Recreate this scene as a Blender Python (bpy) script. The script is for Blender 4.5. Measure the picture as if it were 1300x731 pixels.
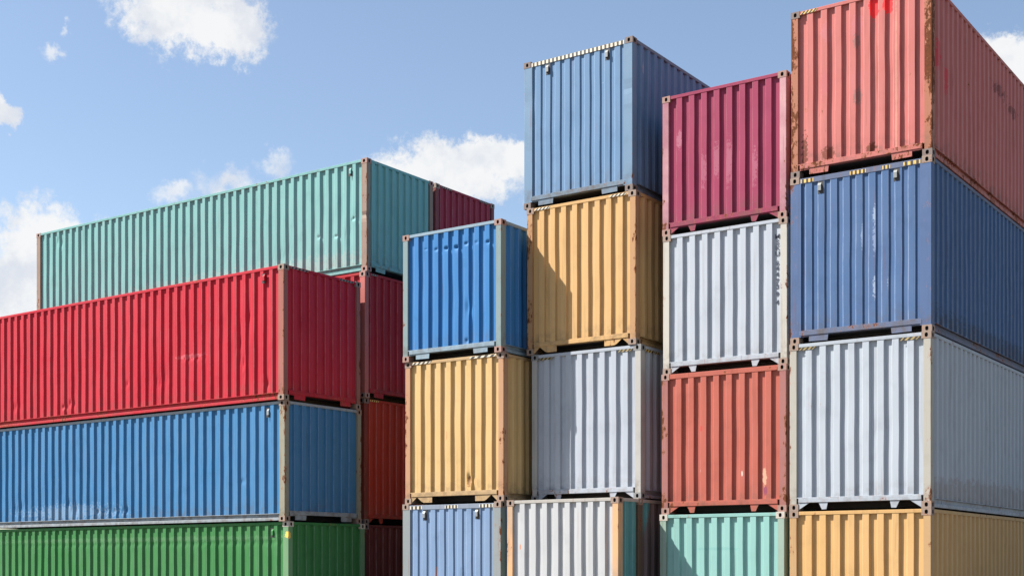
import bpy, bmesh, math, random
from mathutils import Vector, Matrix
R = math.radians
scene = bpy.context.scene
for o in list(bpy.data.objects): bpy.data.objects.remove(o, do_unlink=True)
COL = scene.collection

# ------------------------------------------------------------------ camera
CAM_YAW = 35.75            # degrees to the left of +Y
cam_d = bpy.data.cameras.new('camera'); cam = bpy.data.objects.new('camera', cam_d); COL.objects.link(cam)
cam.location = (0, 0, 1.666); cam.rotation_euler = (R(90), 0, R(CAM_YAW))
cam_d.sensor_width = 36; cam_d.lens = 1729.5 / 1300 * 36
cam_d.shift_x = (650 - 586.4) / 1300; cam_d.shift_y = (716 - 365.5) / 1300
cam_d.clip_start = 0.1; cam_d.clip_end = 20000
scene.camera = cam
scene.render.resolution_x = 1024; scene.render.resolution_y = 575
scene.render.engine = 'CYCLES'
scene.cycles.diffuse_bounces = 2; scene.cycles.max_bounces = 6

# ------------------------------------------------------------------ view, sun, sky
scene.view_settings.view_transform = 'Standard'; scene.view_settings.look = 'None'
scene.view_settings.exposure = 1.36; scene.view_settings.gamma = 1
TO_SUN = Vector((-1.12, -0.70, 1.43)).normalized()
SUN_EL = math.asin(TO_SUN.z); SUN_AZ = math.atan2(TO_SUN.x, TO_SUN.y)
sd = bpy.data.lights.new('sun', 'SUN'); sd.energy = 5.0; sd.angle = R(0.53); sd.color = (1.0, 0.955, 0.89)
sun = bpy.data.objects.new('sun', sd); COL.objects.link(sun)
sun.rotation_euler = (-TO_SUN).to_track_quat('-Z', 'Y').to_euler(); sun.location = TO_SUN * 60

world = bpy.data.worlds.new('World'); scene.world = world; world.use_nodes = True
wt = world.node_tree; wt.nodes.clear()
class NT:
    """tiny helper round a node tree"""
    def __init__(s, t): s.t = t
    def n(s, kind, **kw):
        nd = s.t.nodes.new(kind)
        for k, v in kw.items():
            setattr(nd, k, v)
        return nd
    def put(s, sock, v):
        if isinstance(v, bpy.types.NodeSocket): s.t.links.new(v, sock)
        else: sock.default_value = v
    def math(s, op, a, b=0.0, c=None, clamp=False):
        nd = s.n('ShaderNodeMath', operation=op, use_clamp=clamp)
        s.put(nd.inputs[0], a); s.put(nd.inputs[1], b)
        if c is not None: s.put(nd.inputs[2], c)
        return nd.outputs[0]
    def vmath(s, op, a, b=(0, 0, 0)):
        nd = s.n('ShaderNodeVectorMath', operation=op)
        s.put(nd.inputs[0], a)
        if op == 'SCALE': s.put(nd.inputs['Scale'], b)
        else: s.put(nd.inputs[1], b)
        return nd.outputs['Value'] if op in ('DOT_PRODUCT', 'LENGTH', 'DISTANCE') else nd.outputs[0]
    def noise(s, vec, scale, detail=4, rough=0.55, w=None):
        nd = s.n('ShaderNodeTexNoise')
        s.put(nd.inputs['Vector'], vec); nd.inputs['Scale'].default_value = scale
        nd.inputs['Detail'].default_value = detail; nd.inputs['Roughness'].default_value = rough
        return nd.outputs['Fac']
    def ramp(s, v, a, b, lo=0.0, hi=1.0, smooth=True):
        nd = s.n('ShaderNodeMapRange', interpolation_type='SMOOTHSTEP' if smooth else 'LINEAR', clamp=True)
        s.put(nd.inputs[0], v)
        for i, x in enumerate((a, b, lo, hi)): s.put(nd.inputs[1 + i], x)
        return nd.outputs[0]
    def mix(s, f, a, b, blend='MIX'):
        nd = s.n('ShaderNodeMix', data_type='RGBA', blend_type=blend)
        s.put(nd.inputs[0], f)
        for i, v in ((6, a), (7, b)):
            if isinstance(v, (tuple, list)) and len(v) == 3: v = (*v, 1)
            s.put(nd.inputs[i], v)
        return nd.outputs[2]

W = NT(wt)
sky = W.n('ShaderNodeTexSky', sky_type='NISHITA', sun_disc=False, sun_elevation=SUN_EL, sun_rotation=SUN_AZ,
          altitude=0, air_density=1.0, dust_density=0.6, ozone_density=1.6)
skyc = W.n('ShaderNodeHueSaturation'); W.put(skyc.inputs['Color'], sky.outputs[0])
skyc.inputs['Saturation'].default_value = 0.92; skyc.inputs['Value'].default_value = 1.0
tcw = W.n('ShaderNodeTexCoord').outputs['Generated']
# cumulus clouds: (azimuth from +Y, elevation, half width, half height) in the sky, all degrees / radians
CLOUDS = [(-47.5, 22.5, .044, .024, 1), (-47.6, 21.3, .033, .0220, 1), (-45.5, 21.1, .030, .0195, 1),
          (-52.37, 19.78, .0089, .0073, .75), (-52.10, 20.92, .0041, .0047, .5), (-54.54, 17.41, .0125, .0104, 1),
          (-52.9, 12.3, .044, .0296, 1), (-54.48, 10.67, .0538, .0323, 1), (-56.5, 9.6, .07, .04, 1),
          (-47.6, 14.90, .018, .0090, .8), (-45.4, 15.40, .0300, .0120, .95), (-43.5, 16.2, .014, .007, .6),
          (-37.6, 15.5, .0389, .0200, 1), (-38.6, 14.8, .022, .012, 1), (-34.47, 16.61, .0443, .0155, 1), (-36.20, 15.9, .0502, .0200, 1),
          (-13.75, 18.78, .0243, .0162, 1), (-12.48, 18.12, .0303, .0252, 1), (-9.5, 17.5, .05, .035, 1)]
wv = W.n('ShaderNodeTexNoise'); W.put(wv.inputs['Vector'], tcw); wv.inputs['Scale'].default_value = 42
wv.inputs['Detail'].default_value = 7; wv.inputs['Roughness'].default_value = .66
tcc = W.vmath('ADD', tcw, W.vmath('SCALE', W.vmath('SUBTRACT', wv.outputs['Color'], (.5, .5, .5)), .046))
f1 = W.noise(tcw, 30, 12, .70)
f2 = W.noise(tcw, 12, 4, .5)
warp = W.math('ADD', W.math('MULTIPLY', W.math('SUBTRACT', f1, .5), 1.9), W.math('MULTIPLY', W.math('SUBTRACT', f2, .5), 1.0))
mask = 0.0
for az, el, a, b, dens in CLOUDS:
    az, el = R(az), R(el)
    c = Vector((math.sin(az) * math.cos(el), math.cos(az) * math.cos(el), math.sin(el)))
    t = Vector((math.cos(az), -math.sin(az), 0)); u = t.cross(c)
    q = W.n('ShaderNodeCombineXYZ')
    dv = W.vmath('SUBTRACT', tcc, tuple(c))
    W.put(q.inputs[0], W.math('DIVIDE', W.vmath('DOT_PRODUCT', dv, tuple(t)), a))
    W.put(q.inputs[1], W.math('DIVIDE', W.vmath('DOT_PRODUCT', dv, tuple(u)), b))
    W.put(q.inputs[2], W.math('MULTIPLY', W.vmath('DOT_PRODUCT', dv, tuple(c)), 8.0))
    r = W.math('ADD', W.vmath('LENGTH', q.outputs[0]), warp)
    m = W.ramp(r, 1.24, 0.70 if dens == 1 else .1, 0, dens)
    mask = W.math('MAXIMUM', mask, m)
# scattered fair-weather cumulus over the rest of the sky
el_z = W.n('ShaderNodeSeparateXYZ'); W.put(el_z.inputs[0], tcw)
flat = W.n('ShaderNodeCombineXYZ')
zz = W.math('MAXIMUM', el_z.outputs[2], 0.06)
W.put(flat.inputs[0], W.math('DIVIDE', el_z.outputs[0], zz)); W.put(flat.inputs[1], W.math('DIVIDE', el_z.outputs[1], zz))
f3 = W.noise(flat.outputs[0], 0.55, 8, .6)
fr = Vector((-math.sin(R(CAM_YAW)) * .95, math.cos(R(CAM_YAW)) * .95, .26)).normalized()
away = W.ramp(W.vmath('DOT_PRODUCT', tcw, tuple(fr)), math.cos(R(27)), math.cos(R(33)))
gen = W.math('MULTIPLY', W.math('MULTIPLY', W.ramp(f3, .63, .73, 0, .9), away), W.ramp(el_z.outputs[2], .05, .2))
mask = W.math('MAXIMUM', mask, gen)
shade = W.math('ADD', W.math('MULTIPLY', W.noise(tcw, 17, 5, .5), .6), W.math('MULTIPLY', W.noise(tcw, 48, 6, .6), .4))
cl = W.mix(W.ramp(shade, .38, .55), (4.2, 4.4, 4.8), (5.35, 5.38, 5.4))
mask = W.math('MULTIPLY', mask, .96)
final = W.mix(mask, skyc.outputs[0], cl)
bg = W.n('ShaderNodeBackground'); W.put(bg.inputs[0], final); bg.inputs[1].default_value = 0.0685
W.t.links.new(bg.outputs[0], W.n('ShaderNodeOutputWorld').inputs[0])

# ------------------------------------------------------------------ materials
def srgb(r, g, b):
    f = lambda c: ((c / 255 + .055) / 1.055) ** 2.4 if c > 10 else c / 255 / 12.92
    return (f(r), f(g), f(b))
_seed = [0]
ALB = .525          # scales all paint colours down to suit the exposure
RUST_D = (.045, .016, .008); RUST_M = (.17, .055, .022); RUST_L = (.36, .15, .07)
def paint(name, col, rust=.25, fade=.3, dirt=.3, rough=.62, patches=(), fadecol=None, bare=None, wear_light=1.0):
    """weathered painted steel. rust: 0..1 coverage, patches: marks with a place of their own on the panel"""
    _seed[0] += 1; sd_ = _seed[0] * 7.31
    m = bpy.data.materials.new(name); m.use_nodes = True; t = NT(m.node_tree); t.t.nodes.clear()
    P = t.n('ShaderNodeTexCoord').outputs['Object']
    Q = t.vmath('ADD', P, (sd_, sd_ * .7, sd_ * .37))
    col = tuple(x * ALB for x in col); base = tuple(col)
    fc = fadecol or tuple(min(1, c * .92 + .10 * (sum(col) / 3) + .03) for c in col)
    big = t.noise(Q, .9, 6, .6)
    c = t.mix(t.ramp(big, .35, .7, 0, fade), base, fc)
    dk = tuple(x * .78 for x in base)
    c = t.mix(t.ramp(t.noise(Q, 2.3, 5, .6), .5, .75, 0, .5), c, dk)
    # each welded sheet came off the roll, and has aged, a little differently
    sp0 = t.n('ShaderNodeSeparateXYZ'); t.put(sp0.inputs[0], P)
    wn = t.n('ShaderNodeTexWhiteNoise', noise_dimensions='1D'); t.put(wn.inputs['W'], t.math('ADD', t.math('FLOOR', t.math('DIVIDE', sp0.outputs[1], 1.112)), sd_))
    c = t.mix(t.ramp(wn.outputs['Value'], 0, 1, 0, .16, False), c, fc)
    # vertical rain streaks
    mp = t.n('ShaderNodeMapping'); t.put(mp.inputs[0], Q); mp.inputs['Scale'].default_value = (9, 9, .45)
    st = t.noise(mp.outputs[0], 1.0, 7, .62)
    c = t.mix(t.ramp(st, .52, .72, 0, dirt), c, (base[0] * .45 + .02, base[1] * .42 + .015, base[2] * .38 + .01))
    c = t.mix(t.ramp(st, .44, .28, 0, fade * .7), c, fc)
    sep = t.n('ShaderNodeSeparateXYZ'); t.put(sep.inputs[0], P)
    # grime splashed up the lowest hand's breadth of the wall
    low = t.math('MULTIPLY', t.ramp(sep.outputs[2], .62, .16), t.ramp(t.noise(Q, 6, 6, .65), .40, .68))
    c = t.mix(t.math('MULTIPLY', low, min(1, dirt * 1.4)), c, (.10, .075, .055))
    # fine scuffs: thin, light, mostly horizontal
    mp2 = t.n('ShaderNodeMapping'); t.put(mp2.inputs[0], Q); mp2.inputs['Scale'].default_value = (3, 3, 26)
    mp2.inputs['Rotation'].default_value = (0.35, 0.3, 0)
    sc = t.noise(mp2.outputs[0], 1.6, 5, .7)
    scm = t.math('MULTIPLY', t.ramp(sc, .69, .75), t.ramp(t.noise(Q, 1.7, 3, .5), .5, .62))
    c = t.mix(t.math('MULTIPLY', scm, .55), c, tuple(min(1, x * .6 + .35) for x in base))
    # rust weeping down from the upper rail and seams
    mp4 = t.n('ShaderNodeMapping'); t.put(mp4.inputs[0], t.vmath('ADD', Q, (4.1, 2.2, .3))); mp4.inputs['Scale'].default_value = (19, 19, .55)
    weep = t.math('MULTIPLY', t.ramp(t.noise(mp4.outputs[0], 1.0, 5, .6), .59, .70), t.ramp(t.noise(Q, 1.1, 3, .5), .42, .58))
    c = t.mix(t.math('MULTIPLY', weep, min(.75, .25 + rust)), c, tuple(base[i] * .35 + RUST_M[i] * .65 for i in range(3)))
    # chalky wear on the pressed folds, with light on the rib edges painted in
    fo = t.n('ShaderNodeAttribute', attribute_name='fold').outputs['Fac']
    fo = t.math('MULTIPLY', fo, t.ramp(t.noise(Q, 5, 6, .65), .30, .62, min(.9, .18 * wear_light), min(.95, .62 * wear_light)))
    c = t.mix(fo, c, tuple(min(.8, x * .75 + .16 * ALB + .10) for x in base))
    ridge = t.n('ShaderNodeAttribute', attribute_name='ridge').outputs['Fac']
    bumpv = t.math('MULTIPLY', t.noise(Q, 55, 3, .6), .0006)
    rgh = t.ramp(big, .3, .7, rough - .06, rough + .12)
    # marks
    for pt in patches:
        d = t.vmath('SUBTRACT', P, pt['at'])
        d = t.vmath('DIVIDE', d, pt['r'])
        nz = t.noise(Q, pt.get('scale', 8), 6, pt.get('nr', .65))
        rr = t.math('ADD', t.vmath('LENGTH', d), t.math('MULTIPLY', t.math('SUBTRACT', nz, .5), pt.get('k', 1.6)))
        mm = t.math('MULTIPLY', t.ramp(rr, pt.get('e1', 1.0), pt.get('e0', .8)), pt.get('a', .8))
        if pt.get('ridge'): mm = t.math('MULTIPLY', mm, t.ramp(ridge, .7, 1))
        c = t.mix(mm, c, pt['col'])
    # rust: chips and blooms
    mp3 = t.n('ShaderNodeMapping'); t.put(mp3.inputs[0], Q); mp3.inputs['Scale'].default_value = (1.5, 1.5, .75)
    n1 = t.noise(mp3.outputs[0], 9, 10, .76); n2 = t.noise(Q, 1.3, 4, .5)
    v = t.math('ADD', n1, t.math('MULTIPLY', t.math('SUBTRACT', n2, .5), .55))
    eg = t.n('ShaderNodeAttribute', attribute_name='edge').outputs['Fac']
    v = t.math('ADD', v, t.math('MULTIPLY', t.math('POWER', eg, 3.0), .12))
    v = t.math('ADD', v, t.ramp(sep.outputs[2], .42, .17, 0, .05))
    th = .80 - .30 * rust
    halo = t.ramp(v, th - .06, th + .01, 0, .75); core = t.ramp(v, th, th + .03)
    c = t.mix(halo, c, tuple(base[i] * .5 + RUST_L[i] * .5 for i in range(3)))
    rc = t.mix(t.noise(Q, 22, 4, .6), RUST_M, RUST_D)
    c = t.mix(core, c, bare or rc)
    rgh = t.mix(core, rgh, (.9, .9, .9))
    bumpv = t.math('SUBTRACT', bumpv, t.math('MULTIPLY', core, .0012))
    b = t.n('ShaderNodeBump'); b.inputs['Strength'].default_value = .8; b.inputs['Distance'].default_value = 1.0
    t.put(b.inputs['Height'], bumpv)
    p = t.n('ShaderNodeBsdfPrincipled'); t.put(p.inputs['Base Color'], c); t.put(p.inputs['Roughness'], rgh)
    p.inputs['Specular IOR Level'].default_value = .14
    t.t.links.new(b.outputs[0], p.inputs['Normal'])
    t.t.links.new(p.outputs[0], t.n('ShaderNodeOutputMaterial').inputs[0])
    return m
def plain(name, col, rough=.7, var=.35, metal=0.0, scale=9):
    m = bpy.data.materials.new(name); m.use_nodes = True; t = NT(m.node_tree); t.t.nodes.clear()
    g = t.n('ShaderNodeNewGeometry').outputs['Position']
    c = t.mix(t.ramp(t.noise(g, scale, 6, .65), .35, .7, 0, var), col, tuple(x * .35 for x in col))
    p = t.n('ShaderNodeBsdfPrincipled'); t.put(p.inputs['Base Color'], c)
    p.inputs['Roughness'].default_value = rough; p.inputs['Metallic'].default_value = metal
    t.t.links.new(p.outputs[0], t.n('ShaderNodeOutputMaterial').inputs[0])
    return m
def casting_mat(name, col, rust):
    m = bpy.data.materials.new(name); m.use_nodes = True; t = NT(m.node_tree); t.t.nodes.clear()
    g = t.n('ShaderNodeNewGeometry').outputs['Position']
    col = tuple(x * .85 for x in col)
    n = t.noise(g, 17, 8, .7)
    c = t.mix(t.ramp(n, .66 - .30 * rust, .80 - .30 * rust, 0, .7), col, RUST_L)
    c = t.mix(t.ramp(t.noise(t.vmath('ADD', g, (3, 8, 1)), 26, 6, .7), .66 - .22 * rust, .76 - .2 * rust), c, RUST_M)
    c = t.mix(t.ramp(n, .60, .72, 0, rust), c, RUST_D)
    b = t.n('ShaderNodeBump'); b.inputs['Strength'].default_value = .7; b.inputs['Distance'].default_value = .003
    t.put(b.inputs['Height'], n)
    p = t.n('ShaderNodeBsdfPrincipled'); t.put(p.inputs['Base Color'], c); p.inputs['Roughness'].default_value = .8
    t.t.links.new(b.outputs[0], p.inputs['Normal'])
    t.t.links.new(p.outputs[0], t.n('ShaderNodeOutputMaterial').inputs[0])
    return m
M_FLOOR = plain('steel_underside', (.045, .038, .034), .85)
M_POCKET = plain('casting_pocket', (.012, .009, .008), .95)
M_BLACK = plain('black_marking', (.018, .016, .015), .6)
M_YELLOW = plain('yellow_marking', (.60, .39, .10), .6, .45, scale=20)
M_CREAM = plain('cream_marking', (.60, .54, .42), .6, .45, scale=20)
M_VENT = plain('vent_metal', (.20, .21, .21), .55, .4, .1)
M_INK = plain('serial_ink', (.022, .03, .06), .6)

# ------------------------------------------------------------------ mesh helpers
WID = 2.438
def mesh_from(name, verts, faces, mats, midx=None, smooth=False, sharp=None):
    me = bpy.data.meshes.new(name); me.from_pydata(verts, [], faces)
    for m in mats: me.materials.append(m)
    if midx: me.polygons.foreach_set('material_index', midx)
    if smooth: me.polygons.foreach_set('use_smooth', [True] * len(faces))
    me.update(); return me
def box_verts(x0, x1, y0, y1, z0, z1, bev=.004):
    """bevelled box through bmesh"""
    bm = bmesh.new(); bmesh.ops.create_cube(bm, size=1)
    for v in bm.verts:
        v.co = ((x0 + x1) / 2 + v.co.x * (x1 - x0), (y0 + y1) / 2 + v.co.y * (y1 - y0), (z0 + z1) / 2 + v.co.z * (z1 - z0))
    if bev: bmesh.ops.bevel(bm, geom=list(bm.edges), offset=bev, segments=1, affect='EDGES')
    vs = [tuple(v.co) for v in bm.verts]; bm.verts.index_update()
    fs = [[v.index for v in f.verts] for f in bm.faces]; bm.free(); return vs, fs
class MB:
    def __init__(s): s.v = []; s.f = []; s.m = []
    def add(s, vs, fs, mi=0):
        o = len(s.v); s.v += list(vs); s.f += [[i + o for i in f] for f in fs]; s.m += [mi] * len(fs)
    def box(s, *a, mi=0, bev=.004): s.add(*box_verts(*a, bev=bev), mi=mi)
    def build(s, name, mats, parent, smooth=False):
        me = mesh_from(name, s.v, s.f, mats if isinstance(mats, (list, tuple)) else [mats], s.m, smooth)
        return link(name, me, parent)
def link(name, me, parent, loc=None):
    o = bpy.data.objects.new(name, me); COL.objects.link(o)
    if parent is not None: o.parent = parent
    if loc: o.location = loc
    return o

def casting_mesh(sx, sy, sz, cmat, cache={}):
    key = (sx, sy, sz, cmat.name)
    if key in cache: return cache[key]
    # canonical corner: outward = -x (side), -y (end); body spans x 0..w, y 0..l, z 0..h from its outer corner
    w, l, h = .162, .178, .1165
    mb = MB(); N = 20
    def face(to3, a, b, hw, hh, depth):
        outer = []; inner = []; deep = []; ca, cb = a / 2, b / 2
        for i in range(N):
            th = 2 * math.pi * (i + .5) / N; c, s_ = math.cos(th), math.sin(th)
            k = min(ca / abs(c) if abs(c) > 1e-6 else 9, cb / abs(s_) if abs(s_) > 1e-6 else 9)
            outer.append((ca + c * k, cb + s_ * k))
            e = .72
            inner.append((ca + hw * math.copysign(abs(c) ** e, c), cb + hh * math.copysign(abs(s_) ** e, s_)))
        # exact rectangle corners
        for cx, cy in ((a, b), (0, b), (0, 0), (a, 0)):
            j = min(range(N), key=lambda i: (outer[i][0] - cx) ** 2 + (outer[i][1] - cy) ** 2); outer[j] = (cx, cy)
        vs = [to3(p[0], p[1], 0) for p in outer] + [to3(p[0], p[1], 0) for p in inner] + [to3(p[0], p[1], depth) for p in inner]
        fs = []; fp = []
        for i in range(N):
            j = (i + 1) % N
            fs.append([i, j, N + j, N + i]); fp.append([N + i, N + j, 2 * N + j, 2 * N + i])
        fp.append([2 * N + i for i in range(N)])
        o = len(mb.v); mb.v += vs
        mb.f += [[i + o for i in f] for f in fs]; mb.m += [0] * len(fs)
        mb.f += [[i + o for i in f] for f in fp]; mb.m += [1] * len(fp)
    face(lambda a, b, d: (a, d, b), w, h, .027, .036, .035)      # end face (y = 0)
    face(lambda a, b, d: (d, a, b), l, h, .034, .036, .035)      # side face (x = 0)
    face(lambda a, b, d: (a, b, h - d), w, l, .030, .050, .035)  # top
    face(lambda a, b, d: (a, b, d), w, l, .030, .050, .035)      # bottom
    o = len(mb.v); mb.v += [(w, 0, 0), (w, l, 0), (w, l, h), (w, 0, h), (0, l, 0), (0, l, h)]
    mb.f += [[o, o + 1, o + 2, o + 3], [o + 1, o + 4, o + 5, o + 2]]; mb.m += [0, 0]
    vs = []
    for x, y, z in mb.v:
        vs.append(((x - 0) * -sx, (y - 0) * -sy, z if sz < 0 else -z))
    me = mesh_from('corner_casting', vs, mb.f, [cmat, M_POCKET], mb.m)
    bm = bmesh.new(); bm.from_mesh(me)
    bmesh.ops.remove_doubles(bm, verts=bm.verts, dist=1e-5); bmesh.ops.recalc_face_normals(bm, faces=bm.faces)
    bm.to_mesh(me); bm.free()
    cache[key] = me; return me

def profile(s0, s1, outer, slope, inner, depth):
    """alternating flats, starting and ending on a recessed flat; returns (s, depth)"""
    p = outer + inner + 2 * slope; span = s1 - s0
    n = int((span + inner - .10) // p)
    n = max(1, n)
    used = n * outer + 2 * n * slope + (n - 1) * inner; side = (span - used) / 2
    pts = [(s0, depth)]; s = s0 + side
    for i in range(n):
        pts += [(s, depth), (s + slope, 0), (s + slope + outer, 0), (s + 2 * slope + outer, depth)]
        s += 2 * slope + outer + inner
    pts.append((s1, depth)); return pts

def corrugated(name, parent, mat, to3, pts, z0, z1, off, seed, rows=14, wav=.003, dents=(), flip=False):
    dmax = max(p[1] for p in pts) or 1
    rnd = random.Random(seed); ph = [rnd.uniform(0, 6.28) for _ in range(12)]
    zs = [z0 + (z1 - z0) * i / rows for i in range(rows + 1)]
    for d in dents:       # finer rows where the sheet is dented
        for k in range(-5, 6): zs.append(d[1] + d[3] * k * .35)
    zs = sorted(z for z in set(round(z, 4) for z in zs) if z0 <= z <= z1)
    # split wide flats where dents lie
    cols = []
    for i, (s, d) in enumerate(pts):
        if d == 0 and i and pts[i - 1][1] > 0: cols.append((s - min(.007, (s - pts[i - 1][0]) * .4), d + dmax * min(.007, (s - pts[i - 1][0]) * .4) / (s - pts[i - 1][0]), False, 0)); cols.append((s, d, True, 1)); cols.append((s + .011, d, False, 0))
        elif d == 0: cols.append((s - .007, d, False, 0)); cols.append((s, d, True, .6)); w_ = pts[i + 1][0] - s; cols.append((s + w_ * .25, d + dmax * .25, False, 0))
        else: cols.append((s, d, True, 0))
        if i + 1 < len(pts) and any(abs(s - q[0]) < q[2] * 2 + .2 for q in dents):
            s2, d2 = pts[i + 1]
            for k in (1, 2, 3):
                q_ = s + (s2 - s) * k / 4
                if q_ > cols[-1][0] + .002 and q_ < s2 - .008: cols.append((q_, d + (d2 - d) * k / 4, False, 0))
    verts = []; foldv = []; ridgev = []
    edge0, edge1 = pts[0][0], pts[-1][0]
    for z in zs:
        zt = (z - z0) / (z1 - z0); env = 4 * zt * (1 - zt)
        for s, d, _, fv in cols:
            foldv.append(fv); ridgev.append(1 - d / dmax)
            e = min(1, min(s - edge0, edge1 - s) / .3)
            a = wav * env * e * (math.sin(1.7 * s + 2.1 * z + ph[0]) + .7 * math.sin(4.3 * s - 3.7 * z + ph[1]) + .5 * math.sin(9.1 * s + 5.3 * z + ph[2]))
            js = wav * .8 * env * e * (math.sin(3.1 * z + ph[3] + s * 2.2) + .6 * math.sin(7.7 * z + ph[4] + s * 5.1))
            dd = 0
            for q in dents:
                gx = (s - q[0]) / q[2]; gz = (z - q[1]) / q[3]; g = math.exp(-gx * gx - gz * gz)
                if g > .01:
                    dd += q[4] * g * (1 + .25 * math.sin(31 * s + 17 * z + ph[5]))
                    js += q[4] * .25 * g * math.sin(13 * z + ph[7])
            verts.append(to3(s + js, z, -(off + d + a + dd)))
    n = len(cols); faces = []
    for r in range(len(zs) - 1):
        for c in range(n - 1):
            f = [r * n + c, r * n + c + 1, (r + 1) * n + c + 1, (r + 1) * n + c]
            faces.append(f[::-1] if flip else f)
    me = mesh_from(name, verts, faces, [mat], None, True)
    sharp = {i for i, c in enumerate(cols) if c[2]}
    for an, vals in (('fold', foldv), ('ridge', ridgev)):
        fa = me.attributes.new(an, 'FLOAT', 'POINT'); fa.data.foreach_set('value', vals)
    at = me.attributes.new('sharp_edge', 'BOOLEAN', 'EDGE')
    for e in me.edges:
        a, b = e.vertices
        if a % n == b % n and a % n in sharp: at.data[e.index].value = True
    return link(name, me, parent)

def hazard(parent, to3, s0, s1, z0, z1, n, light, slant=.0, d=.003, gap=.45):
    """hazard strip: a thin light plate with dark bars across it"""
    mb = MB()
    def quad(a, b, sl, dd, mi):
        vs = []
        for (s, z) in ((a, z0), (b, z0), (b + sl, z1), (a + sl, z1)):
            vs.append(to3(s, z, dd))
        for (s, z) in ((a, z0), (b, z0), (b + sl, z1), (a + sl, z1)):
            vs.append(to3(s, z, dd - .004))
        mb.add(vs, [[0, 1, 2, 3], [4, 5, 1, 0], [5, 6, 2, 1], [6, 7, 3, 2], [7, 4, 0, 3]], mi)
    quad(s0, s1, slant, d, 0)
    p = (s1 - s0) / n
    for i in range(n): quad(s0 + p * (i + .5 - gap / 2), s0 + p * (i + .5 + gap / 2), slant, d + .0018, 1)
    return mb.build('hazard_marking', [light, M_BLACK], parent)

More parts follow.
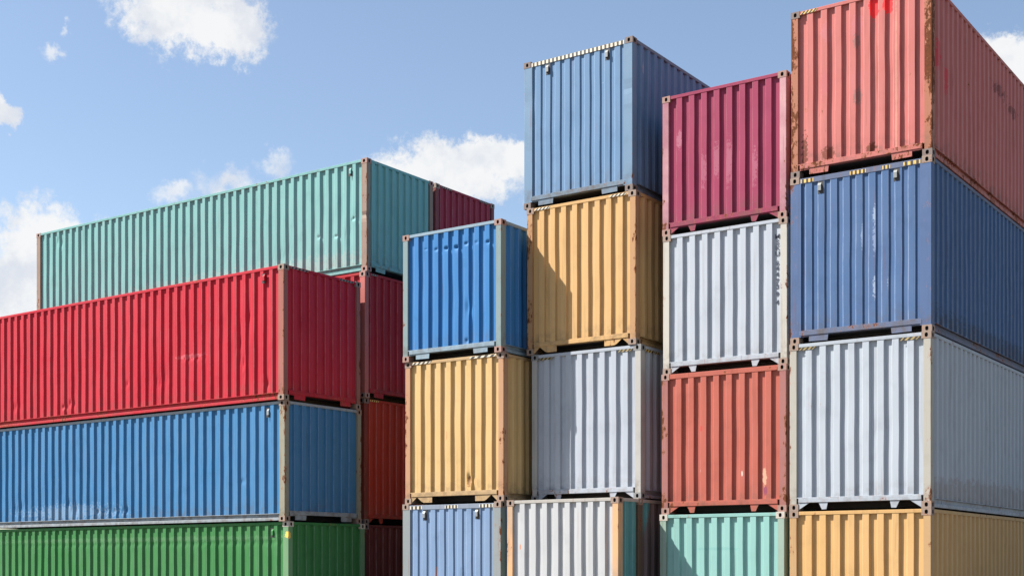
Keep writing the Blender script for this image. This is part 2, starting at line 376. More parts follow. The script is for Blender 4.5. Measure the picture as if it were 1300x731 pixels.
# ------------------------------------------------------------------ the container
def container(label, at, top_front_right, height, rot, mats, end='narrow', lugs='tooth', L=12.192, inset=0.0, seed=0,
              end_dents=(), side_dents=(), post_dents=(), vents=(), side_vents=(), hazards=(), along='y', wav=.003,
              extra=None, side='R', hdr=None, width=None):
    """at = plan position of the near right bottom corner, top_front_right = base height"""
    Wd = width or WID; root = bpy.data.objects.new('shipping_container', None); COL.objects.link(root)
    root.empty_display_size = .5
    root['label'] = label; root['category'] = 'shipping container'
    root['group'] = 'shipping containers stacked in the yard'
    X, Y = at; Z = top_front_right
    if along == 'y':      # long axis goes away from the camera, near end faces -Y
        c, s = math.cos(rot), math.sin(rot)
        dx, dy = -Wd / 2, L / 2
        root.location = (X + c * dx - s * dy, Y + s * dx + c * dy, Z); root.rotation_euler = (0, 0, rot)
    else:                 # long axis along X, near end faces +X
        c, s = math.cos(rot), math.sin(rot)
        dx, dy = -L / 2, Wd / 2
        root.location = (X + c * dx - s * dy, Y + s * dx + c * dy, Z); root.rotation_euler = (0, 0, rot + math.pi / 2)
    body, post, cast = mats['body'], mats['post'], mats['cast']
    bodyside = mats.get('side', body); rail = mats.get('rail', body)
    H = height; hw = Wd / 2; hl = L / 2
    F = lambda s, z, d: (-hw + s, -hl - d, z)           # near end
    K = lambda s, z, d: (-hw + s, hl + d, z)            # far end
    Rr = lambda s, z, d: (hw + d, -hl + s, z)           # +x side, s counted from the near end
    Lf = lambda s, z, d: (-hw - d, -hl + s, z)          # -x side
    CH = .118
    # castings, at the corners or inset along the length on an over-length box
    for sx in (-1, 1):
        for sy in (-1, 1):
            for sz in (-1, 1):
                me = casting_mesh(sx, sy, sz, cast)
                link('corner_casting', me, root, (sx * hw, sy * (hl - inset), .0008 if sz < 0 else H - .0008))
    if inset:
        for sx in (-1, 1):
            for sz in (-1, 1):
                link('corner_casting', casting_mesh(sx, -1, sz, cast), root, (sx * hw, -hl, .0008 if sz < 0 else H - .0008))
    wide = end == 'wide'
    pw = .195 if wide else .128; pl = .165
    # posts (lofted so that they can be bent)
    for sx in (-1, 1):
        for sy in (-1, 1):
            mb = MB(); rows = 28 if (sy < 0 and post_dents) else 1
            x1 = sx * (hw - .004); x0 = sx * (hw - pw); y1 = sy * (hl - .004); y0 = sy * (hl - pl); ch = .008
            sec = [(x1, y1 - sy * ch), (x1 - sx * ch, y1), (x0, y1), (x0, y0), (x1, y0)]
            vs = []
            for i in range(rows + 1):
                z = CH - .001 + (H - 2 * CH + .002) * i / rows
                for (x, y) in sec:
                    xo = yo = 0
                    if sy < 0:
                        for (psx, pz, pr, dep) in post_dents:
                            if psx == sx:
                                g = math.exp(-((z - pz) / pr) ** 2) * dep
                                if abs(x) > hw - .05: xo -= sx * g * .6
                                if abs(y) > hl - .05: yo -= sy * g
                    vs.append((x + xo, y + yo, z))
            fs = []
            for i in range(rows):
                for k in range(5):
                    a = i * 5 + k; b = i * 5 + (k + 1) % 5
                    fs.append([a, b, b + 5, a + 5] if sx * sy > 0 else [a + 5, b + 5, b, a])
            me = mesh_from('corner_post', vs, fs, [post])
            ea = me.attributes.new('edge', 'FLOAT', 'POINT'); ea.data.foreach_set('value', [1, 1, .25, 0, .25] * (rows + 1)); link('corner_post', me, root)
    if inset:            # second pair of posts under the stacking castings
        for sx in (-1, 1):
            mb = MB(); mb.box(min(sx * (hw - .003), sx * (hw - .09)), max(sx * (hw - .003), sx * (hw - .09)), -hl + inset, -hl + inset + .17, CH, H - CH, bev=.005)
            mb.build('corner_post', mats.get('post2', post), root)
    # end rails
    hz = (H - .122, H - .030) if wide else (hdr or (H - .072, H - .012))
    for sy, fn in ((-1, F), (1, K)):
        mb = MB(); ya, yb = sorted((sy * (hl - .006), sy * (hl - .10)))
        mb.box(-hw + .150, hw - .150, ya, yb, hz[0], hz[1]); mb.build('top_rail', rail, root)
        mb = MB(); ya, yb = sorted((sy * (hl + .000), sy * (hl - .12)))
        mb.box(-hw + .1635, hw - .1635, ya, yb, .142, .214)
        mb.box(-hw + .125, hw - .125, *sorted((sy * (hl - .006), sy * (hl - .09))), .2145, .232, bev=.003)
        mb.build('bottom_rail', rail, root)
    # side rails: box at the top, channel with a lip at the bottom
    for sx in (-1, 1):
        mb = MB(); xa, xb = sorted((sx * (hw - .003), sx * (hw - .065)))
        mb.box(xa, xb, -hl + .15, hl - .15, H - .075, H - .014); mb.build('top_rail', rail, root)
        mb = MB()
        xa, xb = sorted((sx * (hw - .050), sx * (hw - .058))); mb.box(xa, xb, -hl + .16, hl - .16, .025, .158, bev=0)
        xa, xb = sorted((sx * (hw - .001), sx * (hw - .058))); mb.box(xa, xb, -hl + .166, hl - .166, .1585, .170, bev=.002)
        xa, xb = sorted((sx * (hw - .002), sx * (hw - .0495))); mb.box(xa, xb, -hl + .172, hl - .172, .018, .082, bev=.006)
        mb.build('bottom_rail', rail, root)
    # corrugated walls
    if wide: pe = profile(pw - .012, Wd - pw + .012, .112, .020, .070, .022)
    else: pe = profile(pw - .004, Wd - pw + .004, .108, .019, .104, .046)
    corrugated('end_panel', root, body, F, pe, .222, H - .04, .012, seed + 1, dents=end_dents, wav=wav)
    corrugated('end_panel', root, body, K, pe, .222, H - .04, .012, seed + 2, rows=2, wav=0, flip=True)
    ps = profile(pl - .004, L - pl + .004, .092, .045, .096, .047)
    corrugated('side_panel', root, bodyside, Rr, ps, .169, H - .04, .008, seed + 3, dents=side_dents if side == 'R' else (), wav=wav)
    corrugated('side_panel', root, bodyside, Lf, ps, .169, H - .04, .008, seed + 4, dents=side_dents if side == 'L' else (), flip=True, wav=wav)
    # roof and floor
    mb = MB(); pr = profile(.06, L - .06, .10, .03, .13, .02)
    vs = [(x, -hl + s_, H - .022 - d) for s_, d in pr for x in (-hw + .062, hw - .062)]
    mb.add(vs, [[2 * i, 2 * i + 1, 2 * i + 3, 2 * i + 2] for i in range(len(pr) - 1)]); mb.build('roof_panel', rail, root)
    mb = MB(); mb.box(-hw + .058, hw - .058, -hl + .125, hl - .125, .150, .190, bev=0)
    for k in range(int(L / .6)):
        y = -hl + .5 + k * .6
        if y < hl - .3: mb.box(-hw + .059, hw - .059, y, y + .045, .040, .1495, bev=0)
    mb.build('floor', M_FLOOR, root)
    # plates hanging below the end rail
    def plate(poly, name='gusset_plate', dep=.012):
        for fn in (F,):
            mb = MB(); n = len(poly)
            mb.add([fn(s_, z, -.012) for s_, z in poly] + [fn(s_, z, -.012 - dep) for s_, z in poly],
                   [list(range(n)), list(range(2 * n - 1, n - 1, -1))] + [[i, n + i, n + (i + 1) % n, (i + 1) % n] for i in range(n)])
            mb.build(name, rail, root)
    def mir(p): return [(Wd - s_, z) for s_, z in p][::-1]
    if lugs == 'tooth':
        p1 = [(.163, .018), (.36, .1415), (.163, .1415)]; p2 = [(.58, .020), (.66, .022), (.685, .1415), (.52, .1415)]
    elif lugs == 'flat':
        p1 = [(.163, .120), (.33, .120), (.33, .1415), (.163, .1415)]; p2 = [(.335, .035), (.665, .030), (.68, .1415), (.335, .1415)]
    else:
        p1 = [(.163, .020), (.30, .138), (.30, .1415), (.163, .1415)]; p2 = [(.42, .045), (.47, .022), (.685, .022), (.685, .1415), (.301, .1415), (.301, .138)]
    for p in (p1, p2): plate(p); plate(mir(p))
    # small hooded vents under the top rail
    def vent(fn, s_, zt, d0):
        mb = MB(); w, h, t = .058, .135, .030
        mb.add([fn(s_ - .034, zt + .02, d0 + .002), fn(s_ + .062, zt + .02, d0 + .002), fn(s_ + .062, zt - .185, d0 + .002), fn(s_ - .034, zt - .185, d0 + .002)] +
               [fn(s_ - .034, zt + .02, d0 - .01), fn(s_ + .062, zt + .02, d0 - .01), fn(s_ + .062, zt - .185, d0 - .01), fn(s_ - .034, zt - .185, d0 - .01)],
               [[0, 1, 2, 3], [0, 4, 5, 1], [1, 5, 6, 2], [2, 6, 7, 3], [3, 7, 4, 0]], 1)  # black backing plate, also standing in for the shadow around the hood
        sec = [(zt, d0), (zt - .045, d0 + t), (zt - h, d0 + t), (zt - h, d0)]
        a, b = s_ - w / 2, s_ + w / 2
        vs = [fn(a, z, d) for z, d in sec] + [fn(b, z, d) for z, d in sec]
        mb.add(vs, [[0, 1, 5, 4], [1, 2, 6, 5], [2, 3, 7, 6], [0, 3, 2, 1], [4, 5, 6, 7]])
        mb.build('vent', [(rail if fn in (Lf, Rr) else M_VENT), M_BLACK], root)
    for s_ in vents: vent(F, s_, H - (.150 if wide else .13), -.011)
    for s_ in side_vents: vent(Lf if side == 'L' else Rr, s_, H - .16, -.009)
    for h_ in hazards:
        fn = {'F': F, 'R': Rr, 'L': Lf}[h_[0]]
        hazard(root, fn, *h_[1:6], light=h_[6], slant=h_[7] if len(h_) > 7 else 0, d=h_[8] if len(h_) > 8 else -.0035)
    if extra: extra(root, dict(F=F, R=Rr, L=Lf, H=H, hw=hw, hl=hl))
    return root

# ------------------------------------------------------------------ paint colours
C_RUSTY = casting_mat('casting_rusty', (.26, .19, .15), .45)
C_BROWN = casting_mat('casting_brown', (.17, .13, .115), .3)
C_PALE = casting_mat('casting_pale', (.46, .42, .36), .3)
C_GREY = casting_mat('casting_grey', (.20, .20, .20), .25)
C_PINK = casting_mat('casting_pink', (.30, .175, .145), .35)
def pset(n, body, post, cast, rust=.2, prust=.5, fade=.3, dirt=.3, patches=(), side=None, sidepatches=(), wear_light=1.0, **kw):
    d = dict(body=paint(n + '_paint', body, rust, fade, dirt, patches=patches, wear_light=wear_light, **kw), post=paint(n + '_post', post, prust, .4, .35),
             cast=cast)
    d['rail'] = paint(n + '_rail', tuple(x * .94 for x in body), min(1, rust + .34), fade, dirt)
    if side or sidepatches: d['side'] = paint(n + '_side_paint', side or body, rust, fade, dirt, patches=sidepatches, wear_light=wear_light * 1.25)
    return d
S, HC = 2.591, 2.896

# ---- ground
def ground():
    mb = MB(); mb.add([(-6000, -6000, 0), (6000, -6000, 0), (6000, 6000, 0), (-6000, 6000, 0)], [[0, 1, 2, 3]])
    m = bpy.data.materials.new('yard_asphalt'); m.use_nodes = True; t = NT(m.node_tree); t.t.nodes.clear()
    g = t.n('ShaderNodeNewGeometry').outputs['Position']
    c = t.mix(t.ramp(t.noise(g, .35, 8, .6), .35, .7), (.17, .15, .125), (.12, .105, .088))
    c = t.mix(t.ramp(t.noise(g, 3, 8, .7), .5, .7, 0, .6), c, (.20, .18, .15))
    b = t.n('ShaderNodeBump'); b.inputs['Distance'].default_value = .01; t.put(b.inputs['Height'], t.noise(g, 40, 6, .7))
    p = t.n('ShaderNodeBsdfPrincipled'); t.put(p.inputs['Base Color'], c); p.inputs['Roughness'].default_value = .9
    t.t.links.new(b.outputs[0], p.inputs['Normal']); t.t.links.new(p.outputs[0], t.n('ShaderNodeOutputMaterial').inputs[0])
    o = mb.build('ground', m, None); o['kind'] = 'structure'
ground()

hx = WID / 2
def fp(s, z, H=HC, L=12.192): return (-hx + s, -L / 2, z)      # a spot on the near end in root coordinates
def rp(s, z, L=12.192): return (hx, -L / 2 + s, z)
def lp(s, z, L=12.192): return (-1.25, -L / 2 + s, z)
RED = (.85, .03, .035)

# ================================================================ stack G: right
z3, z2, z1 = S, S + HC, S + 2 * HC
pk = pset('pink', (.77, .235, .21), (.58, .23, .14), C_BROWN, wear_light=1.4, rust=.34, prust=.85, fade=.45, dirt=.4,
          patches=[dict(at=fp(1.17, 2.40), r=(.10, .3, .22), col=(.42, .15, .17), k=2.6, scale=18, a=.5),
                   dict(at=fp(1.16, 2.16), r=(.06, .3, .12), col=(.20, .12, .11), k=3.2, scale=26, a=.7),
                   dict(at=fp(.62, 2.42), r=(.10, .3, .17), col=(.42, .15, .17), k=2.6, scale=18, a=.5),
                   dict(at=fp(.62, 1.55), r=(.11, .3, .22), col=(.40, .12, .13), k=2.4, scale=18, a=.6),
                   dict(at=fp(1.16, 1.50), r=(.11, .3, .22), col=(.40, .14, .14), k=2.6, scale=18, a=.55),
                   dict(at=fp(1.18, 1.22), r=(.07, .3, .15), col=(.19, .12, .11), k=3.2, scale=26, a=.7),
                   dict(at=fp(1.46, 2.68), r=(.09, .3, .24), col=RED, k=2.2, scale=14, a=.9),
                   dict(at=fp(1.70, 2.66), r=(.09, .3, .17), col=RED, k=2.2, scale=14, a=.9),
                   dict(at=fp(.24, .45), r=(.06, .3, .30), col=(.11, .035, .02), k=4, scale=22, a=.85),
                   dict(at=fp(1.42, .30), r=(.09, .3, .09), col=(.12, .04, .02), k=3.2, scale=22, a=.85),
                   dict(at=fp(.66, .34), r=(.12, .3, .12), col=(.14, .04, .025), k=3.2, scale=22, a=.8),
                   dict(at=fp(1.84, 1.3), r=(.02, .3, 1.5), col=(.66, .42, .28), k=1.6, scale=6, a=.28)],
          sidepatches=[dict(at=rp(.42, 1.75), r=(.3, .16, .30), col=(.55, .02, .04), k=2.6, scale=9, a=.55),
                       dict(at=rp(.80, 1.45), r=(.3, .13, .28), col=(.55, .02, .04), k=2.6, scale=9, a=.5),
                       dict(at=rp(3.3, 2.35), r=(.3, .05, .30), col=(.10, .02, .03), k=3, scale=20, a=.6),
                       dict(at=rp(4.2, 2.25), r=(.3, .45, .12), col=(.10, .03, .03), k=4.5, scale=13, a=.6),
                       dict(at=rp(5.2, 2.1), r=(.3, .35, .10), col=(.10, .03, .03), k=4.5, scale=13, a=.6)])
container('faded pink container with heavily rusted posts, topmost of the rightmost stack', (-6.80, 22.66), z1, HC, 0, pk,
          lugs='flat', seed=11, hazards=[('F', .165, .44, HC - .072, HC - .022, 4, M_YELLOW, .05, -.002)],
          end_dents=[(1.9, 1.3, .05, .5, .006)])
bw = pset('steel_blue', (.09, .19, .40), (.115, .195, .39), C_RUSTY, wear_light=1.6, rust=.10, prust=.30, fade=.45, dirt=.3,
          patches=[dict(at=fp(1.5, 2.05), r=(.05, .3, .16), col=(.34, .40, .50), k=4.2, scale=30, a=.6, ridge=1),
                   dict(at=fp(1.5, 1.65), r=(.045, .3, .25), col=(.28, .34, .48), k=4.2, scale=30, a=.5, ridge=1),
                   dict(at=fp(1.28, 1.7), r=(.03, .3, .2), col=(.28, .34, .48), k=4.2, scale=30, a=.5, ridge=1),
                   dict(at=fp(1.5, .85), r=(.05, .3, .17), col=(.34, .40, .50), k=4.2, scale=30, a=.6, ridge=1),
                   dict(at=fp(1.74, .9), r=(.04, .3, .14), col=(.28, .34, .45), k=4.2, scale=30, a=.5, ridge=1)],
          sidepatches=[dict(at=rp(5, .30), r=(.3, 7, .18), col=(.04, .035, .03), k=4, scale=14, a=.35)])
bw['rail'] = paint('steel_blue_rail', (.17, .21, .33), .45, .4, .4)
hzG2 = [('F', .19, .42, HC - .108, HC - .048, 3, M_YELLOW), ('F', 1.06, 1.34, HC - .108, HC - .048, 4, M_YELLOW),
        ('F', 1.62, 1.75, HC - .108, HC - .048, 2, M_YELLOW), ('F', 1.97, 2.25, HC - .108, HC - .048, 3, M_YELLOW)]
container('dull blue container with yellow dashes on its header, directly below the faded pink one', (-6.80, 22.637), z2, HC, 0, bw,
          end='wide', lugs='flat', seed=12, vents=(.53, 1.84), hazards=hzG2)
wg = pset('grey_white', (.61, .67, .745), (.60, .565, .49), C_RUSTY, wear_light=1.3, rust=.08, prust=.34, fade=.25, dirt=.25,
          sidepatches=[dict(at=rp(5, .30), r=(.3, 7, .30), col=(.25, .22, .20), k=1.8, a=.5)])
M_OCHRE = plain('worn_yellow_marking', (.34, .25, .10), .7, .7, scale=26)
dzs = lambda a, b, z: ('F', a, b, z - .12, z - .075, 3, M_OCHRE, .05, -.006)
container('pale grey container in the rightmost stack, between dull blue and sandy yellow ones', (-6.785, 22.559), z3, HC, 0, wg,
          lugs='tooth', seed=13, hazards=[dzs(.17, .42, HC), dzs(1.92, 2.20, HC)])
yl = pset('sand_yellow', (.88, .53, .21), (.70, .43, .20), C_RUSTY, rust=.10, prust=.42, fade=.3, dirt=.3)
container('sandy yellow container at the bottom of the rightmost stack', (-6.785, 22.559), 0, S, 0, yl, lugs='tooth', seed=14)

# ================================================================ stack F
mg = pset('magenta', (.45, .05, .13), (.52, .235, .28), C_PINK, rust=.08, prust=.30, fade=.30, dirt=.35,
          patches=[dict(at=fp(.35, 1.75), r=(.06, .3, .16), col=(.40, .18, .23), k=3.2, scale=24, a=.45, ridge=1),
                   dict(at=fp(.8, 1.1), r=(.10, .3, .3), col=(.40, .18, .23), k=4.0, scale=24, a=.32, ridge=1),
                   dict(at=fp(1.1, 1.25), r=(.10, .3, .3), col=(.40, .18, .23), k=4.0, scale=24, a=.32, ridge=1),
                   dict(at=fp(1.33, 1.15), r=(.09, .3, .4), col=(.40, .18, .23), k=4.0, scale=24, a=.32, ridge=1),
                   dict(at=fp(1.8, 1.0), r=(.09, .3, .3), col=(.40, .18, .23), k=4, scale=24, a=.32, ridge=1)])
mg['post'] = paint('magenta_post', (.50, .19, .25), .30, .6, .3, fadecol=(.56, .36, .36))
container('magenta container with scuffed ridges, topmost of the stack left of the pink one', (-9.374, 22.80), 3 * S, S, 0, mg, lugs='tooth', seed=21)
def serial(root, g):
    body = "MSKU6447394"
    zs = [.0, .10, .20, .305, .47, .565, .67, .79, .885, 1.02, 1.165]
    for i, ch in enumerate(body):
        cu = bpy.data.curves.new('glyph', 'FONT'); cu.body = ch; cu.size = .135; cu.extrude = .001; cu.align_x = 'CENTER'; cu.align_y = 'CENTER'; cu.offset = .0025
        tmp = bpy.data.objects.new('glyph', cu); COL.objects.link(tmp); bpy.context.view_layer.update()
        dg = bpy.context.evaluated_depsgraph_get()
        me = bpy.data.meshes.new_from_object(tmp.evaluated_get(dg))
        for v in me.vertices: v.co.x *= .92; v.co.y *= .84
        bpy.data.objects.remove(tmp, do_unlink=True)
        me.materials.clear(); me.materials.append(M_INK); me.name = 'serial_number'
        o = link('serial_number', me, root)
        x, y, z = g['F'](WID - .205, g['H'] - .315 - zs[i], -.050)
        o.location = (x, y, z); o.rotation_euler = (R(90), 0, 0)
w2 = pset('white', (.63, .68, .755), (.72, .68, .60), C_RUSTY, rust=.06, prust=.26, fade=.2, dirt=.22)
container('white container with a vertical black serial number, just below the magenta one', (-9.345, 22.768), 2 * S, S, 0, w2, lugs='tooth', seed=22,
          extra=serial)
rd = pset('brick_red', (.66, .165, .115), (.50, .20, .18), C_PINK, rust=.16, prust=.52, fade=.3, dirt=.35,
          patches=[dict(at=fp(2.02, .62), r=(.05, .3, .22), col=(.52, .32, .22), k=1.8, scale=14, a=.8),
                   dict(at=fp(2.03, .38), r=(.045, .3, .10), col=(.20, .05, .10), k=1.0, scale=10, a=.85),
                   dict(at=fp(.78, .78), r=(.014, .3, .05), col=(.55, .48, .42), k=1.2, scale=20, a=.85),
                   dict(at=fp(1.60, .70), r=(.016, .3, .05), col=(.55, .48, .42), k=1.2, scale=20, a=.85),
                   dict(at=fp(.80, 1.55), r=(.03, .3, .06), col=(.45, .05, .05), k=.9, a=.8)])
container('brick red container between the white one with a serial number and the teal one', (-9.32, 22.664), S, S, 0, rd, lugs='tooth', seed=23, hdr=(S - .10, S - .012))
tl = pset('mint', (.37, .70, .64), (.42, .56, .46), C_PALE, rust=.07, prust=.22, fade=.3, dirt=.3,
          patches=[dict(at=fp(1.15, 1.95), r=(.5, .3, .03), col=(.12, .30, .28), k=1.8, scale=11, a=.4)])
container('mint green container at the bottom, under the brick red one', (-9.335, 22.619), 0, S, 0, tl, lugs='tooth', seed=24)

# ================================================================ stack D
zD3, zD2, zD1 = HC, 2 * HC, 3 * HC
sb = pset('sky_blue', (.185, .345, .575), (.23, .38, .56), C_BROWN, rust=.06, prust=.22, fade=.45, dirt=.3,
          sidepatches=[dict(at=rp(.45, 2.4), r=(.3, .03, .12), col=(.5, .4, .3), k=3.6, scale=24, a=.7)])
sb['rail'] = paint('sky_blue_rail', (.24, .33, .43), .42, .4, .5)
container('light blue container with a dashed black and cream strip along its top edge', (-12.343, 22.63), zD1, HC, 0, sb,
          end='wide', lugs='flat', seed=31, vents=(.55, 1.88),
          hazards=[('F', .185, WID - .185, HC - .112, HC - .042, 23, M_CREAM)],
          post_dents=[(1, 1.95, .10, .012), (1, 1.65, .08, -.004), (-1, 2.1, .2, .007)])
y2 = pset('tan_yellow', (.90, .545, .22), (.68, .38, .18), C_RUSTY, rust=.12, prust=.58, fade=.3, dirt=.35)
rail_hz = lambda a, b, H, m=None: ('F', a, b, H - .066, H - .024, 4, m or M_CREAM, .05, -.002)
container('tan yellow container partly in shadow, directly under the light blue dashed one', (-12.27, 22.624), zD2, HC, 0, y2,
          lugs='notch', seed=32, hazards=[rail_hz(.17, .50, HC), rail_hz(1.86, 2.20, HC)])
w3 = pset('blue_white', (.61, .66, .74), (.62, .60, .56), C_GREY, rust=.05, prust=.22, fade=.2, dirt=.25)
container('greyish white container half in shadow, directly under the tan yellow one', (-12.17, 22.64), zD3, HC, 0, w3,
          lugs='tooth', seed=33, hazards=[dzs(.17, .44, HC), dzs(1.94, 2.20, HC), ('R', .18, .5, HC - .12, HC - .075, 3, M_YELLOW, .05, -.006),
                                          ('R', .55, .72, HC - .12, HC - .075, 2, M_YELLOW, .05, -.006)])
w4 = pset('cream_white', (.72, .73, .74), (.66, .63, .55), C_RUSTY, rust=.06, prust=.3, fade=.2, dirt=.25,
          side=(.15, .42, .43),
          sidepatches=[dict(at=(hx, -6.858 + 6.5, 1.4), r=(1, 5.65, 4), col=(.16, .12, .12), k=0.02, e0=.98, a=1),  # rest of the side darkened: shade of the narrow gap painted in
                       dict(at=(hx, -6.858 + .42, 1.4), r=(.3, .045, 3), col=(.03, .22, .42), k=.3, a=.8)],
          patches=[dict(at=fp(.30, 2.0, L=13.716), r=(.03, .3, .06), col=(.45, .22, .15), k=.4, a=.95)])
w4['rail'] = paint('cream_white_rail', (.62, .585, .53), .40, .2, .3)
w4['post'] = paint('orange_stained_post', (.66, .50, .36), .50, .5, .5, fadecol=(.74, .36, .14))
w4['post2'] = paint('brown_inner_post', (.20, .13, .09), .6)
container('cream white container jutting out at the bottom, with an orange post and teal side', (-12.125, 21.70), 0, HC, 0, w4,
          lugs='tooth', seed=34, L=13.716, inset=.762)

# ================================================================ stack C
cb = pset('bright_blue', (.05, .28, .68), (.31, .42, .43), C_PINK, rust=.07, prust=.28, fade=.2, dirt=.25)
cb['rail'] = paint('bright_blue_rail', (.36, .50, .60), .28, .3, .3)
ends8 = [.344 + .25 * i for i in range(8)]
container('bright blue container with dented ridges near its top, on top of a pale yellow one', (-14.842, 21.924), 2 * HC, S, 0, cb,
          lugs='flat', seed=41,
          end_dents=[(ends8[2] + .01, 2.20, .035, .032, 0.027), (ends8[3] + .01, 2.19, .04, .032, 0.044), (ends8[4] + .01, 2.18, .04, .032, 0.053),
                     (ends8[5] + .01, 2.22, .04, .032, 0.033), (ends8[6], 2.21, .03, .032, 0.018), (ends8[7] + .02, 2.18, .035, .032, 0.037), (ends8[1], 2.24, .03, .02, .012),
                     (ends8[5] + .03, .95, .05, .16, .022), (ends8[5] + .02, .30, .04, .045, .025)])
y3 = pset('pale_yellow', (.92, .60, .25), (.68, .37, .20), C_RUSTY, rust=.10, prust=.45, fade=.3, dirt=.3,
          patches=[dict(at=fp(1.60, .42), r=(.05, .3, .12), col=(.20, .09, .03), k=2.4, scale=16, a=.8),
                   dict(at=fp(1.05, 1.35), r=(.03, .3, .1), col=(.40, .2, .1), k=1.4, scale=14, a=.5)])
y3['rail'] = paint('pale_yellow_rail', (.70, .47, .24), .34, .3, .3)
container('pale yellow container with a rusty puncture low on its end, between two blue ones', (-14.81, 21.962), HC, HC, 0, y3,
          lugs='notch', seed=42, hazards=[rail_hz(.17, .62, HC), rail_hz(1.60, 2.22, HC)],
          end_dents=[(1.60, .45, .05, .10, .05)])
c4 = pset('powder_blue', (.27, .41, .64), (.36, .40, .41), C_RUSTY, rust=.10, prust=.35, fade=.35, dirt=.25,
          patches=[dict(at=fp(.85, 1.45), r=(.03, .3, .20), col=(.45, .18, .12), k=1.2, scale=10, a=.75),
                   dict(at=fp(1.48, 1.45), r=(.03, .3, .18), col=(.10, .16, .26), k=1.2, scale=10, a=.6)])
c4['rail'] = paint('powder_blue_rail', (.34, .40, .50), .30, .3, .3)
container('powder blue container with cream dashes on its header, below the pale yellow one', (-14.86, 21.94), 0, HC, 0, c4,
          end='wide', lugs='flat', seed=43, vents=(.56, 1.86),
          hazards=[('F', .20, .50, HC - .108, HC - .048, 3, M_CREAM), ('F', 1.08, 1.40, HC - .108, HC - .048, 4, M_CREAM), ('F', 1.92, 2.24, HC - .108, HC - .048, 4, M_CREAM)])

# ================================================================ stack A: long sides to the camera
RA = -.026
a1 = pset('crimson', (.75, .022, .05), (.50, .18, .14), C_RUSTY, rust=.06, prust=.42, fade=.28, dirt=.22,
          sidepatches=[dict(at=lp(5.5, 0.75), r=(.3, 6.5, 0.55), col=(.50, .17, .18), k=9, scale=34, ridge=1, e1=-1.15, e0=-1.5, a=.55),
                       dict(at=lp(3.0, 1.2), r=(.3, .45, .05), col=(.60, .18, .20), k=3.6, scale=20, a=.4),
                       dict(at=lp(1.5, 1.1), r=(.3, .10, .5), col=(.35, .03, .04), k=1.8, scale=9, a=.5)])
M_DULL = plain('dull_marking', (.24, .20, .15), .7, .5, scale=20)
erz = lambda a, b, H: ('F', a, b, H - .066, H - .026, 5, M_DULL, .03, -.002)
container('crimson red container, top of the left front stack, under the open sky', (-20.06, 21.36), 2 * S, HC, RA, a1,
          along='x', side='L', width=2.475, lugs='flat', seed=51, side_vents=(.60,), hazards=[erz(.2, .75, HC), erz(1.75, 2.22, HC)],
          side_dents=[(1.40, 1.35, .07, .40, .018), (1.25, .85, .06, .25, .022), (2.9, 1.15, .3, .05, .012), (5.2, .75, .06, .07, .022), (7.3, .42, .12, .10, .022), (7.6, .36, .10, .06, .02),
                      (.55, .40, .06, .10, .02), (4.0, .7, .3, .2, .008), (9.6, .5, .2, .12, .012), (1.1, 1.9, .06, .25, .014)], wav=.0022)
a2 = pset('mid_blue', (.068, .285, .58), (.42, .40, .30), C_RUSTY, rust=.10, prust=.55, fade=.35, dirt=.30,
          sidepatches=[dict(at=lp(5.5, 0.7), r=(.3, 6.5, 0.5), col=(.28, .42, .55), k=9, scale=34, ridge=1, e1=-1.15, e0=-1.5, a=.55),
                       dict(at=lp(7.5, .35), r=(.3, 1.8, .20), col=(.40, .47, .52), k=4.5, scale=18, a=.22)])
a2['rail'] = paint('mid_blue_rail', (.42, .48, .52), .22, .4, .4)
container('mid blue container sandwiched between the crimson one and the green one', (-20.078, 21.413), S, S, RA, a2,
          along='x', side='L', width=2.475, lugs='flat', seed=52, side_vents=(.50,),
          side_dents=[(5.3, .36, .10, .08, .025), (5.65, .34, .08, .07, .025), (6.0, .36, .08, .08, .025), (6.35, .36, .10, .06, .022), (7.2, .42, .12, .14, .022), (7.5, .60, .08, .10, .015), (9.5, .5, .3, .2, .015), (1.3, .9, .08, .06, .015)], wav=.0022)
a3 = pset('leaf_green', (.065, .30, .085), (.16, .37, .16), C_PALE, rust=.08, prust=.28, fade=.35, dirt=.30,
          sidepatches=[dict(at=lp(5, 2.25), r=(.3, 7, .06), col=(.30, .42, .28), k=4.5, scale=20, a=.12)])
a3['post'] = paint('green_post', (.22, .44, .22), .25, .4, .3, patches=[dict(at=(-1.25, -6.096, 2.30), r=(.09, .12, .09), col=(.70, .47, .10), k=1.8, scale=22, a=1)])
container('green container at the bottom left, under the mid blue one', (-20.02, 21.467), 0, S, RA, a3,
          along='x', side='L', width=2.475, lugs='tooth', seed=53, side_vents=(.48,),
          side_dents=[(.9, 2.15, 3.0, .07, .006), (6, 2.15, 4.0, .06, .006)], wav=.0025)

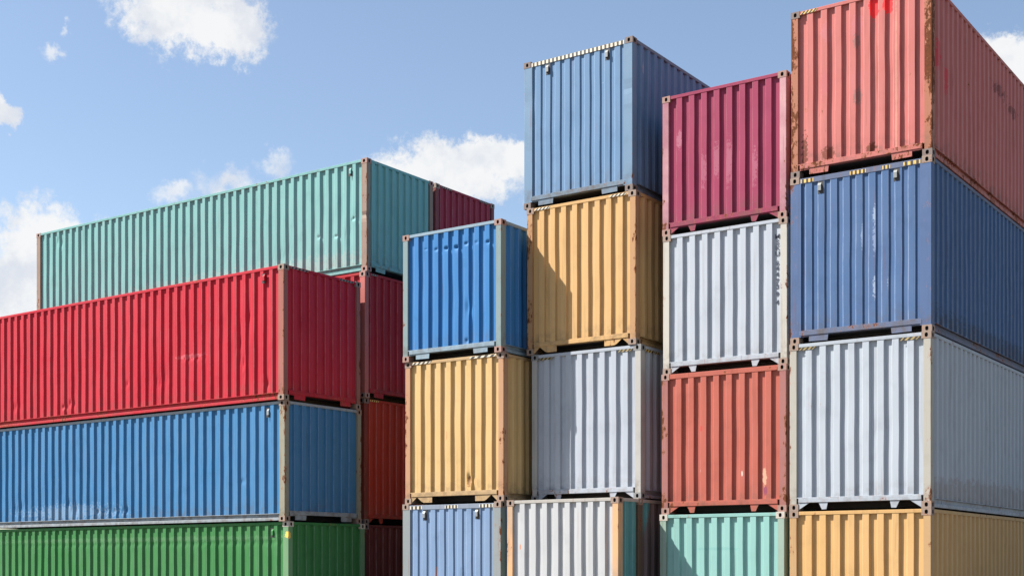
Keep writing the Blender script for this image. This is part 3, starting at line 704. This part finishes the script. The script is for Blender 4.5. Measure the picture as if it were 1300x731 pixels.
# ================================================================ stack B: behind A
RB = -.010
b1 = pset('teal', (.26, .60, .575), (.42, .31, .24), C_PINK, rust=.08, prust=.45, fade=.4, dirt=.3,
          sidepatches=[dict(at=lp(5.5, 0.6), r=(.3, 6.5, 0.5), col=(.34, .46, .44), k=9, scale=34, ridge=1, e1=-1.15, e0=-1.5, a=.55),
                       dict(at=lp(5, .25), r=(.3, 7, .35), col=(.42, .38, .33), k=3.0, scale=14, a=.22)])
zB3, zB2, zB1 = S, S + HC, S + 2 * HC
container('teal container on top of the back left stack, with a bent rusty corner post', (-19.985, 24.04), zB1, S, RB, b1,
          along='x', side='L', width=2.50, lugs='flat', seed=61, side_vents=(.50,),
          post_dents=[(-1, 1.28, .06, .04), (-1, 1.50, .22, .012)],
          side_dents=[(.42, 1.25, .06, .035, .035), (.95, .92, .07, .035, .026), (1.5, .98, .06, .04, .022), (11.2, 2.2, .12, .12, .02), (8, .36, 2.5, .10, .008), (2.6, .6, .4, .3, .008), (.6, .9, .05, .25, .014)], wav=.0022)
b2 = pset('scarlet', (.55, .022, .035), (.72, .20, .17), C_PINK, rust=.08, prust=.25, fade=.3, dirt=.3)
container('dark red container directly under the teal one, mostly hidden by the crimson one', (-20.03, 24.031), zB2, HC, RB, b2,
          along='x', side='L', width=2.50, lugs='flat', seed=62, hazards=[('F', .2, .42, HC - .066, HC - .026, 3, M_DULL, .03, -.002)])
b3 = pset('orange_red', (.60, .05, .02), (.30, .05, .03), C_BROWN, rust=.05, prust=.25, fade=.2, dirt=.3)
container('orange red container in the shaded gap behind the mid blue one', (-20.073, 24.053), zB3, HC, RB, b3,
          along='x', side='L', width=2.50, lugs='tooth', seed=63, hazards=[('F', .2, .50, HC - .066, HC - .022, 4, M_YELLOW, .03, -.002)])
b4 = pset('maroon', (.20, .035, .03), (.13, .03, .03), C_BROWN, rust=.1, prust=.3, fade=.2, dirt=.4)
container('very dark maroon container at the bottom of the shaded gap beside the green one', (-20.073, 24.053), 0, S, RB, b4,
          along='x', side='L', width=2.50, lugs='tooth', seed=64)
# row behind B: one roof-level box in view, standing on the ones that carry it
bb = pset('dark_red', (.50, .045, .08), (.33, .09, .10), C_RUSTY, rust=.08, prust=.35, fade=.2, dirt=.3)
YB = 24.053 + 2.50 + .07
for k, (zz_, hh, lab) in enumerate([(zB1, S, 'wine red container at roof level just to the right of the teal one'),
                                    (zB2, HC, 'wine red container hidden one level below the roof level wine red one'),
                                    (zB3, HC, 'wine red container hidden two levels below the roof level wine red one'),
                                    (0, S, 'wine red container hidden at ground level behind the maroon one')]):
    container(lab, (-19.95, YB), zz_, hh, RB, bb, along='x', side='L', width=2.50, lugs='flat', seed=70 + k,
              hazards=[erz(.2, .65, hh), erz(1.85, 2.22, hh)] if k == 0 else ())
